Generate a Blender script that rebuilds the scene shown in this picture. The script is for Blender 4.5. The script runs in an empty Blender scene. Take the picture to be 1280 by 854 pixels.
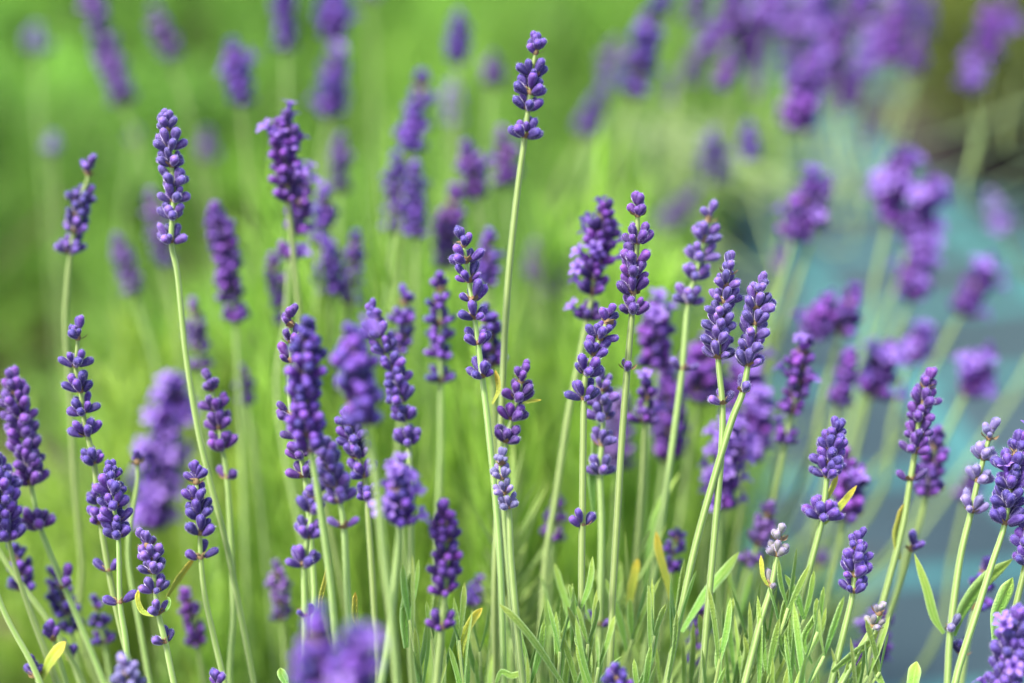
import bpy, math, random
import numpy as np
from mathutils import Vector, Matrix, Quaternion, noise

random.seed(7)
RNG = np.random.default_rng(11)
sc = bpy.context.scene
R = math.radians

# ------------------------------------------------------------------ camera
CAM_H, PITCH, LENS, FOCUS = 0.74, 21.0, 70.0, 0.73
cam_data = bpy.data.cameras.new('camera')
cam = bpy.data.objects.new('camera', cam_data)
sc.collection.objects.link(cam)
cam.location = (0, 0, CAM_H)
cam.rotation_euler = (R(90 - PITCH), 0, 0)
cam_data.lens = LENS
cam_data.sensor_width = 36.0
cam_data.clip_start = 0.02
cam_data.clip_end = 400
cam_data.dof.use_dof = True
cam_data.dof.focus_distance = FOCUS
cam_data.dof.aperture_fstop = 3.1
sc.camera = cam

# ------------------------------------------------------------------ sky, sun, exposure
SUN_EL, SUN_AZ = 58.0, 235.0          # azimuth: 0 = +Y, clockwise seen from above
world = bpy.data.worlds.new('World')
sc.world = world
world.use_nodes = True
wn = world.node_tree.nodes
bg = wn['Background']
sky = wn.new('ShaderNodeTexSky')
sky.sky_type = 'NISHITA'
sky.sun_disc = False
sky.sun_elevation = R(SUN_EL)
sky.sun_rotation = R(SUN_AZ)
sky.dust_density = 3.0
sky.air_density = 1.0
world.node_tree.links.new(sky.outputs[0], bg.inputs[0])
bg.inputs[1].default_value = 0.085
sun_data = bpy.data.lights.new('sun', 'SUN')
sun_data.energy = 1.5
sun_data.angle = R(10)
sun_data.color = (1.0, 0.95, 0.86)
sun = bpy.data.objects.new('sun', sun_data)
sc.collection.objects.link(sun)
_d = Vector((math.sin(R(SUN_AZ)) * math.cos(R(SUN_EL)), math.cos(R(SUN_AZ)) * math.cos(R(SUN_EL)), math.sin(R(SUN_EL))))
sun.rotation_euler = _d.to_track_quat('Z', 'Y').to_euler()
sc.view_settings.view_transform = 'Standard'
sc.view_settings.look = 'None'
sc.view_settings.gamma = 1.0
sc.view_settings.exposure = 2.4
sc.render.engine = 'CYCLES'
sc.cycles.max_bounces = 6
sc.cycles.transmission_bounces = 4

# ------------------------------------------------------------------ helpers
col = sc.collection
FWD = Vector((0, math.cos(R(PITCH)), -math.sin(R(PITCH))))
UP = Vector((0, math.sin(R(PITCH)), math.cos(R(PITCH))))
FPX = LENS / 36.0 * 1280
BLUR = 57.0                            # blur circle of infinity in photo pixels


def depth(b):                          # distance from the blur circle (photo pixels; negative = nearer than focus)
    return FOCUS / (1 - b / BLUR) if b >= 0 else FOCUS / (1 - b / BLUR)


def at(px, py, z):
    return Vector((0, 0, CAM_H)) + FWD * z + Vector((1, 0, 0)) * ((px - 640) / FPX * z) + UP * ((427 - py) / FPX * z)


def mesh_from(name, verts, faces, mat, smooth=True, attrs=None):
    me = bpy.data.meshes.new(name)
    me.from_pydata([tuple(v) for v in verts], [], [tuple(f) for f in faces])
    if attrs:
        for k, vals in attrs.items():
            a = me.attributes.new(k, 'FLOAT', 'POINT')
            a.data.foreach_set('value', np.asarray(vals, dtype=np.float32))
    if smooth:
        me.polygons.foreach_set('use_smooth', [True] * len(me.polygons))
    if mat:
        me.materials.append(mat)
    return me


def obj(name, data, parent=None):
    o = bpy.data.objects.new(name, data)
    col.objects.link(o)
    if parent is not None:
        o.parent = parent
    return o


def tag(o, label=None, cat=None, group=None, kind=None):
    if label: o['label'] = label
    if cat: o['category'] = cat
    if group: o['group'] = group
    if kind: o['kind'] = kind
    return o


def catmull(pts, per=8):
    """pts: list of tuples (any dim) -> smooth samples"""
    P = [np.array(p, float) for p in pts]
    P = [2 * P[0] - P[1]] + P + [2 * P[-1] - P[-2]]
    out = []
    for i in range(1, len(P) - 2):
        for k in range(per):
            t = k / per
            a, b, c, d = P[i - 1], P[i], P[i + 1], P[i + 2]
            out.append(0.5 * (2 * b + (c - a) * t + (2 * a - 5 * b + 4 * c - d) * t * t + (3 * b - a - 3 * c + d) * t ** 3))
    out.append(P[-2])
    return out


# ------------------------------------------------------------------ materials
def nodes_of(name):
    m = bpy.data.materials.new(name)
    m.use_nodes = True
    nt = m.node_tree
    p = nt.nodes['Principled BSDF']
    return m, nt, p


def ramp(nt, stops):
    r = nt.nodes.new('ShaderNodeValToRGB')
    els = r.color_ramp.elements
    while len(els) < len(stops):
        els.new(0.5)
    for e, (pos, c) in zip(els, stops):
        e.position = pos
        e.color = (*c, 1)
    return r


def attr(nt, name):
    a = nt.nodes.new('ShaderNodeAttribute')
    a.attribute_name = name
    return a.outputs['Fac']


def math_node(nt, op, a, b=None, clamp=False):
    n = nt.nodes.new('ShaderNodeMath')
    n.operation = op
    n.use_clamp = clamp
    for i, v in enumerate((a, b)):
        if v is None: continue
        if isinstance(v, (int, float)): n.inputs[i].default_value = v
        else: nt.links.new(v, n.inputs[i])
    return n.outputs[0]


def mix_col(nt, fac, a, b, mode='MIX'):
    n = nt.nodes.new('ShaderNodeMix')
    n.data_type = 'RGBA'
    n.blend_type = mode
    for sock, v in ((n.inputs[0], fac), (n.inputs[6], a), (n.inputs[7], b)):
        if isinstance(v, (int, float)): sock.default_value = v
        elif isinstance(v, tuple): sock.default_value = (*v, 1)
        else: nt.links.new(v, sock)
    return n.outputs[2]


def noise_fac(nt, scale, detail=3, coord='Object'):
    tc = nt.nodes.new('ShaderNodeTexCoord')
    n = nt.nodes.new('ShaderNodeTexNoise')
    n.inputs['Scale'].default_value = scale
    n.inputs['Detail'].default_value = detail
    nt.links.new(tc.outputs[coord], n.inputs['Vector'])
    return n.outputs['Fac']


def bud_material(name, base, body, tip, var=0.9, sheen=0.45, sheen_tint=(0.75, 0.68, 1.0)):
    m, nt, p = nodes_of(name)
    along = attr(nt, 'along')
    r = ramp(nt, [(0.0, base), (0.28, body), (0.75, body), (1.0, tip)])
    nt.links.new(along, r.inputs[0])
    oi = nt.nodes.new('ShaderNodeObjectInfo')
    rnd = math_node(nt, 'FRACT', math_node(nt, 'ADD', oi.outputs['Random'], attr(nt, 'rnd')))
    hsv = nt.nodes.new('ShaderNodeHueSaturation')
    nt.links.new(r.outputs[0], hsv.inputs['Color'])
    nt.links.new(math_node(nt, 'ADD', math_node(nt, 'MULTIPLY', rnd, 0.05), 0.478), hsv.inputs['Hue'])
    nt.links.new(math_node(nt, 'ADD', math_node(nt, 'MULTIPLY', rnd, var), 1 - var / 2), hsv.inputs['Value'])
    rib = math_node(nt, 'MULTIPLY', attr(nt, 'edge'), 0.38)
    ribbed = mix_col(nt, rib, hsv.outputs[0], tuple(min(1, 0.75 * a + 0.05) for a in tip))
    # fine woolly speckle
    f = noise_fac(nt, 9.0, 4, 'Generated')
    c = mix_col(nt, math_node(nt, 'MULTIPLY', math_node(nt, 'SUBTRACT', f, 0.45, True), 0.6, True), ribbed, tuple(min(1, 0.55 * a + 0.16) for a in tip))
    nt.links.new(c, p.inputs['Base Color'])
    p.inputs['Roughness'].default_value = 0.62
    p.inputs['Specular IOR Level'].default_value = 0.3
    p.inputs['Sheen Weight'].default_value = sheen
    p.inputs['Sheen Roughness'].default_value = 0.3
    p.inputs['Sheen Tint'].default_value = (*sheen_tint, 1)
    bp = nt.nodes.new('ShaderNodeBump')
    bp.inputs['Strength'].default_value = 0.35
    bp.inputs['Distance'].default_value = 0.0004
    nt.links.new(f, bp.inputs['Height'])
    nt.links.new(bp.outputs[0], p.inputs['Normal'])
    return m


BUD = {
    'blue': bud_material('bud_violet_blue', (0.050, 0.036, 0.070), (0.028, 0.0085, 0.112), (0.105, 0.052, 0.34)),
    'plum': bud_material('bud_violet_plum', (0.036, 0.014, 0.045), (0.042, 0.0085, 0.110), (0.125, 0.040, 0.29)),
    'grey': bud_material('bud_young_grey', (0.11, 0.12, 0.09), (0.095, 0.075, 0.21), (0.18, 0.16, 0.34), sheen=0.8),
    'green': bud_material('bud_young_green', (0.15, 0.19, 0.07), (0.17, 0.17, 0.14), (0.22, 0.18, 0.28), sheen=0.8),
}
BUD['dusty'] = bud_material('bud_dusty_lavender', (0.085, 0.075, 0.10), (0.038, 0.018, 0.118), (0.140, 0.085, 0.37), sheen=0.7)
BUD['mauve'] = bud_material('bud_dull_mauve', (0.07, 0.045, 0.10), (0.075, 0.038, 0.16), (0.14, 0.085, 0.28))

m, nt, p = nodes_of('petal_lilac')
c = mix_col(nt, attr(nt, 'along'), (0.11, 0.035, 0.32), (0.30, 0.17, 0.58))
nt.links.new(c, p.inputs['Base Color'])
p.inputs['Roughness'].default_value = 0.6
tr = nt.nodes.new('ShaderNodeBsdfTranslucent')
nt.links.new(c, tr.inputs['Color'])
ms = nt.nodes.new('ShaderNodeMixShader')
ms.inputs[0].default_value = 0.3
nt.links.new(p.outputs[0], ms.inputs[1]); nt.links.new(tr.outputs[0], ms.inputs[2])
nt.links.new(ms.outputs[0], nt.nodes['Material Output'].inputs[0])
PETAL = m

m, nt, p = nodes_of('bract_papery')
f = noise_fac(nt, 600, 2)
nt.links.new(mix_col(nt, f, (0.17, 0.15, 0.05), (0.22, 0.10, 0.06)), p.inputs['Base Color'])
p.inputs['Roughness'].default_value = 0.8
BRACT = m


def green_material(name, dark, light, tipc, trans=0.3, rough=0.55, nscale=40.0, edge=None, objrand=0.35, coord='Object', spec=0.35, fuzz=0.25, rib=False, rw=0.55, nw=0.6, off=0.1):
    m, nt, p = nodes_of(name)
    f = noise_fac(nt, nscale, 3, coord)
    rnd = attr(nt, 'rnd')
    oi = nt.nodes.new('ShaderNodeObjectInfo')
    k = math_node(nt, 'ADD', math_node(nt, 'MULTIPLY', f, nw), math_node(nt, 'MULTIPLY', rnd, rw))
    k = math_node(nt, 'SUBTRACT', k, off, True)
    c = mix_col(nt, k, dark, light)
    al = attr(nt, 'along')
    if tipc:
        c = mix_col(nt, math_node(nt, 'POWER', al, 3.0), c, tipc)
    if edge:
        e = attr(nt, 'edge')
        c = mix_col(nt, math_node(nt, 'MULTIPLY', math_node(nt, 'POWER', e, 3.0), 0.65), c, edge)
    c = mix_col(nt, attr(nt, 'dry'), c, (0.13, 0.095, 0.045))
    if rib:
        mid = math_node(nt, 'SUBTRACT', 1.0, math_node(nt, 'MULTIPLY', attr(nt, 'edge'), 5.0), True)
        c = mix_col(nt, math_node(nt, 'MULTIPLY', mid, 0.5), c, (0.36, 0.46, 0.14))
        bp = nt.nodes.new('ShaderNodeBump'); bp.inputs['Strength'].default_value = 0.9; bp.inputs['Distance'].default_value = 0.0006
        nt.links.new(noise_fac(nt, 1400, 3), bp.inputs['Height'])
        nt.links.new(bp.outputs[0], p.inputs['Normal'])
    hsv = nt.nodes.new('ShaderNodeHueSaturation')
    nt.links.new(c, hsv.inputs['Color'])
    nt.links.new(math_node(nt, 'ADD', math_node(nt, 'MULTIPLY', oi.outputs['Random'], objrand), 1 - objrand / 2), hsv.inputs['Value'])
    nt.links.new(math_node(nt, 'ADD', math_node(nt, 'MULTIPLY', oi.outputs['Random'], 0.02), 0.49), hsv.inputs['Hue'])
    c = hsv.outputs[0]
    nt.links.new(c, p.inputs['Base Color'])
    p.inputs['Roughness'].default_value = rough
    p.inputs['Specular IOR Level'].default_value = spec
    p.inputs['Sheen Weight'].default_value = fuzz
    p.inputs['Sheen Tint'].default_value = (0.9, 1.0, 0.8, 1)
    if trans:
        tr = nt.nodes.new('ShaderNodeBsdfTranslucent')
        nt.links.new(c, tr.inputs['Color'])
        ms = nt.nodes.new('ShaderNodeMixShader')
        ms.inputs[0].default_value = trans
        nt.links.new(p.outputs[0], ms.inputs[1]); nt.links.new(tr.outputs[0], ms.inputs[2])
        nt.links.new(ms.outputs[0], nt.nodes['Material Output'].inputs[0])
    return m


STEM = green_material('stem_pale_green', (0.17, 0.28, 0.055), (0.30, 0.42, 0.12), None, trans=0.15, nscale=140, edge=(0.48, 0.57, 0.27), rough=0.6)
LEAF = green_material('leaf_green', (0.09, 0.24, 0.022), (0.20, 0.41, 0.05), (0.34, 0.47, 0.06), nscale=420, edge=(0.42, 0.56, 0.26), trans=0.2, rib=True)
LEAFY = green_material('leaf_yellowing', (0.20, 0.30, 0.02), (0.32, 0.38, 0.025), (0.62, 0.42, 0.02), nscale=300, edge=(0.5, 0.5, 0.12), trans=0.2, rib=True)
FOL = green_material('foliage_fresh', (0.028, 0.105, 0.008), (0.25, 0.50, 0.05), (0.30, 0.52, 0.08), trans=0.42, nscale=9, rw=1.05, nw=.5, off=.27)
FOLY = green_material('foliage_yellow_green', (0.055, 0.16, 0.010), (0.34, 0.57, 0.05), (0.44, 0.62, 0.11), trans=0.4, nscale=14, rw=.95, nw=.4, off=.18)
OLIVE = green_material('foliage_olive', (0.040, 0.066, 0.005), (0.15, 0.19, 0.010), (0.20, 0.25, 0.02), trans=0.3, nscale=5)
WOOD, nt, p = nodes_of('woody_bark')
f = noise_fac(nt, 60, 4)
nt.links.new(mix_col(nt, f, (0.05, 0.035, 0.022), (0.16, 0.12, 0.08)), p.inputs['Base Color'])
p.inputs['Roughness'].default_value = 0.9

# ------------------------------------------------------------------ ground and membrane
def grid_sheet(name, xs, ys, zf, mat, kind='structure', skirt=0):
    V = [(x, y, zf(x, y)) for y in ys for x in xs]
    n = len(xs)
    F = [(j * n + i, j * n + i + 1, (j + 1) * n + i + 1, (j + 1) * n + i) for j in range(len(ys) - 1) for i in range(n - 1)]
    o = obj(name, mesh_from(name, V, F, mat))
    tag(o, kind=kind)
    return o


SOIL, nt, p = nodes_of('soil')
f = noise_fac(nt, 7, 8)
g = noise_fac(nt, 90, 4)
c = mix_col(nt, f, (0.030, 0.022, 0.012), (0.10, 0.072, 0.040))
c = mix_col(nt, math_node(nt, 'MULTIPLY', g, 0.5), c, (0.12, 0.095, 0.055))
nt.links.new(c, p.inputs['Base Color'])
p.inputs['Roughness'].default_value = 0.95
bp = nt.nodes.new('ShaderNodeBump'); bp.inputs['Distance'].default_value = 0.01
nt.links.new(g, bp.inputs['Height']); nt.links.new(bp.outputs[0], p.inputs['Normal'])

far = [-200, -80, -30, -12, -6]
xs = far + list(np.linspace(-3, 3, 90)) + [-v for v in far[::-1]]
ys = [-200, -60, -15, -4] + list(np.linspace(-1, 6, 100)) + [9, 16, 40, 100, 300]
def soil_z(x, y):
    if abs(x) > 3.2 or y < -1.1 or y > 6.2: return -0.02
    return -0.022 + 0.018 * noise.noise((x * 5, y * 5, 0)) + 0.007 * noise.noise((x * 19, y * 19, 3))
tag(grid_sheet('ground', xs, ys, soil_z, SOIL), 'brown crumbly soil between the lavender bushes')

MEMB, nt, p = nodes_of('woven_membrane')
tc = nt.nodes.new('ShaderNodeTexCoord')
mp = nt.nodes.new('ShaderNodeMapping'); mp.inputs['Rotation'].default_value = (0, 0, R(-9))
nt.links.new(tc.outputs['Object'], mp.inputs['Vector'])
sx = nt.nodes.new('ShaderNodeSeparateXYZ'); nt.links.new(mp.outputs[0], sx.inputs[0])
def stripe(sock, period, width, off):
    a = math_node(nt, 'FRACT', math_node(nt, 'DIVIDE', math_node(nt, 'ADD', sock, off + 50 * period), period))
    return math_node(nt, 'LESS_THAN', a, width / period)
s = math_node(nt, 'MAXIMUM', stripe(sx.outputs[0], 0.23, 0.034, 0.05), stripe(sx.outputs[1], 0.19, 0.032, 0.02))
f = noise_fac(nt, 6, 6)
c = mix_col(nt, f, (0.017, 0.033, 0.038), (0.043, 0.073, 0.081))
c = mix_col(nt, math_node(nt, 'MULTIPLY', s, 0.85), c, (0.045, 0.17, 0.165))
nt.links.new(c, p.inputs['Base Color'])
p.inputs['Roughness'].default_value = 0.5
ck = nt.nodes.new('ShaderNodeTexChecker'); ck.inputs['Scale'].default_value = 420
nt.links.new(mp.outputs[0], ck.inputs['Vector'])
bp = nt.nodes.new('ShaderNodeBump'); bp.inputs['Distance'].default_value = 0.001; bp.inputs['Strength'].default_value = 0.5
nt.links.new(ck.outputs['Fac'], bp.inputs['Height']); nt.links.new(bp.outputs[0], p.inputs['Normal'])
def memb_z(x, y):
    return 0.012 + 0.012 * noise.noise((x * 3.1, y * 2.3, 7)) + 0.006 * noise.noise((x * 9, y * 6, 2))
mo = grid_sheet('weed_membrane', list(np.linspace(0.14, 2.2, 70)), list(np.linspace(-0.4, 5.0, 150)), memb_z, MEMB)
tag(mo, 'grey blue woven weed membrane with teal marker stripes')

# near-black mound added over the membrane, standing in for shade under the olive bush
DSHADE, nt, p = nodes_of('bush_shade_dark')
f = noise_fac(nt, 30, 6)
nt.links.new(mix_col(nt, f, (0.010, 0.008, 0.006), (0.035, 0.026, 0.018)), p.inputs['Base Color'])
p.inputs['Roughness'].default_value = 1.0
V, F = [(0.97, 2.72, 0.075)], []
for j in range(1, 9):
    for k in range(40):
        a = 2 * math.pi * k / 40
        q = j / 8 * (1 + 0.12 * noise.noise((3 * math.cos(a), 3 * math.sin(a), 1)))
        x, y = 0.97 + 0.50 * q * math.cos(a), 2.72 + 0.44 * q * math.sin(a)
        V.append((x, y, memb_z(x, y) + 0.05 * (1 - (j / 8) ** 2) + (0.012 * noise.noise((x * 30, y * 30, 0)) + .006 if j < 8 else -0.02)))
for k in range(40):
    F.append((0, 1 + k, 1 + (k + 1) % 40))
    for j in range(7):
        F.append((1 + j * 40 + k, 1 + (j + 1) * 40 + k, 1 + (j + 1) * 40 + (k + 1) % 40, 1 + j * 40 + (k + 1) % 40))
tag(obj('bush_shade_patch', mesh_from('bush_shade_patch', V, F, DSHADE)), 'dark patch added as the shade under the olive bush', kind='structure')

# ------------------------------------------------------------------ plant pieces
def tube(path, radii, sides=8, square=0.84):
    """ridged stem; returns verts, faces, edge attr, along attr"""
    P = [Vector(p) for p in path]
    V, F, E, A = [], [], [], []
    ref = Vector((0.37, 0.9, 0.1))
    n = len(P)
    for i, q in enumerate(P):
        t = (P[min(i + 1, n - 1)] - P[max(i - 1, 0)]).normalized()
        u = (ref - t * ref.dot(t)).normalized()
        v = t.cross(u)
        for k in range(sides):
            a = 2 * math.pi * k / sides
            r = radii[i] * (1.0 if k % 2 == 0 else square)
            V.append(q + u * (math.cos(a) * r) + v * (math.sin(a) * r))
            E.append(1.0 if k % 2 == 0 else 0.0)
            A.append(i / max(1, n - 1))
    for i in range(n - 1):
        for k in range(sides):
            k2 = (k + 1) % sides
            F.append((i * sides + k, i * sides + k2, (i + 1) * sides + k2, (i + 1) * sides + k))
    F.append(tuple(range(sides))[::-1])
    F.append(tuple((n - 1) * sides + k for k in range(sides)))
    return V, F, E, A


def leaf_strip(path, width, roll=0.0, fold=0.45, face=Vector((0.0, -0.85, 0.5))):
    P = [Vector(p) for p in path]
    n = len(P)
    V, F, E, A = [], [], [], []
    for i, q in enumerate(P):
        t = (P[min(i + 1, n - 1)] - P[max(i - 1, 0)]).normalized()
        s = t.cross(face)
        s = s.normalized() if s.length > 1e-4 else Vector((1, 0, 0))
        nrm = s.cross(t).normalized()
        qn = Quaternion(t, roll)
        s.rotate(qn); nrm.rotate(qn)
        u = i / (n - 1)
        w = width * (0.5 + 0.04 * math.sin(7.3 * u + width * 9e3)) * max(0.06, min(1.0, (0.45 + 1.5 * u)) * (1 - max(0, (u - 0.72) / 0.28) ** 2.2) if u < 1 else 0.06)
        for k, (a, d) in enumerate(((-1, -0.16), (-0.55, 0.12), (0, -fold), (0.55, 0.12), (1, -0.16))):
            V.append(q + s * (a * w) + nrm * (d * w))
            E.append(abs(a)); A.append(u)
    for i in range(n - 1):
        for k in range(4):
            F.append((i * 5 + k, i * 5 + k + 1, (i + 1) * 5 + k + 1, (i + 1) * 5 + k))
    return V, F, E, A


def bud_arrays(sides=8, ridge=0.07, lip=0.0, bend=0.0):
    prof = [(0.0, 0.16), (0.10, 0.27), (0.28, 0.38), (0.54, 0.48), (0.74, 0.49), (0.89, 0.38), (0.975, 0.18)]
    V, F, A = [], [], []
    for z, r in prof:
        for k in range(sides):
            a = 2 * math.pi * k / sides
            rr = r * (1 + ridge * (1 if k % 2 else -1))
            V.append((rr * math.cos(a) + bend * z * z, rr * math.sin(a), z)); A.append(z)
    n = len(prof)
    for i in range(n - 1):
        for k in range(sides):
            k2 = (k + 1) % sides
            F.append((i * sides + k, i * sides + k2, (i + 1) * sides + k2, (i + 1) * sides + k))
    V.append((bend, 0, 1.0)); A.append(1.0)
    for k in range(sides):
        F.append(((n - 1) * sides + k, (n - 1) * sides + (k + 1) % sides, len(V) - 1))
    return np.array(V), F, np.array(A)


BUD_SHAPES = [bud_arrays(8, 0.06, 0, 0.0), bud_arrays(8, 0.09, 0, 0.10), bud_arrays(8, 0.05, 0, -0.08)]
BUD_LOW = bud_arrays(6, 0.0)


def floret_arrays():
    V, F, A = [], [], []
    # throat
    for j, (z, r) in enumerate(((0.0, 0.13), (0.5, 0.17), (0.8, 0.26))):
        for k in range(10):
            a = 2 * math.pi * k / 10
            V.append((r * math.cos(a), r * math.sin(a), z)); A.append(0.1 + 0.3 * z)
    for j in range(2):
        for k in range(10):
            F.append((j * 10 + k, j * 10 + (k + 1) % 10, (j + 1) * 10 + (k + 1) % 10, (j + 1) * 10 + k))
    for i in range(5):
        a = 2 * math.pi * (i + 0.5) / 5
        L = 0.62 if i in (0, 4) else 0.45
        c, s = math.cos(a), math.sin(a)
        b = len(V)
        for u, w, dz in ((0.22, 0.14, 0.78), (0.22 + L * 0.5, 0.24, 0.98), (0.22 + L, 0.12, 0.95)):
            for sg in (-1, 1):
                V.append((c * u - s * w * sg, s * u + c * w * sg, dz + 0.04 * random.uniform(-1, 1))); A.append(min(1, 0.4 + u))
        F += [(b, b + 1, b + 3, b + 2), (b + 2, b + 3, b + 5, b + 4)]
    return np.array(V), F, np.array(A)


FLORET = floret_arrays()
HAIR, nt, p = nodes_of('calyx_wool')
p.inputs['Base Color'].default_value = (0.55, 0.50, 0.78, 1)
p.inputs['Roughness'].default_value = 0.7
tr = nt.nodes.new('ShaderNodeBsdfTranslucent'); tr.inputs['Color'].default_value = (0.55, 0.50, 0.78, 1)
ms = nt.nodes.new('ShaderNodeMixShader'); ms.inputs[0].default_value = 0.5
nt.links.new(p.outputs[0], ms.inputs[1]); nt.links.new(tr.outputs[0], ms.inputs[2])
nt.links.new(ms.outputs[0], nt.nodes['Material Output'].inputs[0])


def woolly_bud(shape, mat, seed, hairs=120):
    """bud with short hairs standing off its skin (unit bud: width 1, length 1, drawn about 3 x 6 mm)"""
    v, f, a = shape
    g = np.random.default_rng(seed)
    V = [tuple(x) for x in v]; F = [tuple(q) for q in f]; A = list(a)
    E = [float(i % 2) if i < len(v) - 1 else 0.5 for i in range(len(v))]
    nb_ = len(F)
    prof = [(0.0, 0.16), (0.10, 0.27), (0.28, 0.38), (0.54, 0.48), (0.74, 0.49), (0.89, 0.38), (1.0, 0.05)]
    for i in range(hairs):
        z = g.uniform(0.05, 1.0) ** 0.8; az = g.uniform(0, 2 * np.pi)
        r = np.interp(z, [q[0] for q in prof], [q[1] for q in prof])
        ro = np.array([math.cos(az), math.sin(az), 0.0]); ta = np.array([-math.sin(az), math.cos(az), 0.0])
        q = ro * r * 0.96 + np.array([0, 0, z])
        up = max(0.0, z - 0.6) * 0.5 + 0.07
        tip = q + ro * g.uniform(0.07, 0.15) + np.array([0, 0, up * g.uniform(0.3, 0.7)])
        b = len(V)
        V += [tuple(q - ta * 0.012), tuple(q + ta * 0.012), tuple(tip)]
        F.append((b, b + 1, b + 2)); A += [z] * 3; E += [0] * 3
    me = mesh_from('bud', V, F, mat, attrs={'along': A, 'rnd': np.full(len(V), 0.0), 'edge': E})
    me.materials.append(HAIR)
    me.polygons.foreach_set('material_index', [0] * nb_ + [1] * hairs)
    return me


BUD_MESH = {}
for key, mt in BUD.items():
    BUD_MESH[key] = [woolly_bud(sh, mt, 40 + k) for k, sh in enumerate(BUD_SHAPES)]
FLORET_MESH = mesh_from('floret', FLORET[0], FLORET[1], PETAL, attrs={'along': FLORET[2]})


def bud_layout(n, w, rnd, top=False, loose=False, spread=1.0):
    """matrices of the buds of one whorl in the whorl's frame (z = up the stem), in metres"""
    out = []
    phi0 = rnd.uniform(0, math.pi)
    for i in range(n):
        if loose:
            sgn = i % 2
            az = phi0 + math.pi * sgn + ((i // 2) - (n / 2 - 1) / 2) * 0.75 + rnd.uniform(-.2, .2)
        else:
            az = phi0 + 2 * math.pi * i / n * (1 if n < 9 else 2) + rnd.uniform(-.28, .28)
        inner = (i % 2 == 1) if not loose else (i // 2) % 2 == 1
        if n >= 9: inner = i >= n / 2
        if top:
            tilt = R(rnd.uniform(4, 20) if i < n * 0.35 else rnd.uniform(24, 52))
            z0 = rnd.uniform(2.6, 4.4) if i < n * 0.35 else rnd.uniform(0, 2.2)
            r0 = 0.5
        elif inner:
            tilt = R(rnd.uniform(18, 34)); z0 = rnd.uniform(0.8, 2.2); r0 = 1.3
        else:
            tilt = R(rnd.uniform(38, 66)); z0 = rnd.uniform(-0.3, 0.5); r0 = 1.25
        tilt *= spread
        if n > 4 and rnd.random() < 0.07: continue
        young = 0.72 if rnd.random() < 0.14 else 1.0
        L = rnd.uniform(4.8, 6.3) * w * (0.88 if top else 1) * young
        W = rnd.uniform(2.8, 3.6) * w * young
        d = Vector((math.cos(az) * math.sin(tilt), math.sin(az) * math.sin(tilt), math.cos(tilt)))
        loc = Vector((math.cos(az) * r0 * w, math.sin(az) * r0 * w, z0 * w))
        q = d.to_track_quat('Z', 'Y') @ Quaternion((0, 0, 1), rnd.uniform(0, 6.28))
        M = Matrix.Translation(loc * 0.001) @ q.to_matrix().to_4x4() @ Matrix.Diagonal((W * 0.001, W * 0.001, L * 0.001, 1))
        out.append((M, L, W, inner))
    return out


def whorl_node_arrays(w):
    """short knuckle round the stem with two papery bracts: verts, faces"""
    V, F = [], []
    for z, r in ((-0.5, 0.95), (0.3, 1.35), (1.3, 1.2), (2.0, 0.8)):
        for k in range(8):
            a = 2 * math.pi * k / 8
            V.append(Vector((r * math.cos(a), r * math.sin(a), z)) * 0.001 * w)
    for j in range(3):
        for k in range(8):
            F.append((j * 8 + k, j * 8 + (k + 1) % 8, (j + 1) * 8 + (k + 1) % 8, (j + 1) * 8 + k))
    ph = random.uniform(0, 3.14)
    for s in (0, math.pi):
        c, sn = math.cos(ph + s), math.sin(ph + s)
        b = len(V)
        for u, hw, z in ((1.1, 1.3, -0.2), (2.3, 1.5, 0.3), (3.3, 0.7, 1.3), (3.9, 0.08, 2.2)):
            for sg in (-1, 1):
                V.append(Vector((c * u - sn * hw * sg, sn * u + c * hw * sg, z + 0.25 * abs(hw))) * 0.001 * w)
        for j in range(3):
            F.append((b + 2 * j, b + 2 * j + 1, b + 2 * j + 3, b + 2 * j + 2))
    for i in range(4):                       # withered florets between the calyces
        a = random.uniform(0, 6.28); c, sn = math.cos(a), math.sin(a); t = random.uniform(2.0, 3.2); zz = random.uniform(2.2, 3.6)
        b = len(V)
        for k in range(5):
            q = 6.28 * k / 5
            V.append(Vector((c * 1.2 - sn * .45 * math.cos(q), sn * 1.2 + c * .45 * math.cos(q), 1.6 + .45 * math.sin(q))) * 0.001 * w)
        V.append(Vector((c * t, sn * t, zz)) * 0.001 * w)
        for k in range(5): F.append((b + k, b + (k + 1) % 5, b + 5))
    return V, F


NODE_MESH = []
for i in range(4):
    v, f = whorl_node_arrays(1.0)
    NODE_MESH.append(mesh_from('whorl', v, f, BRACT))

WHORL_CACHE = {}


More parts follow.
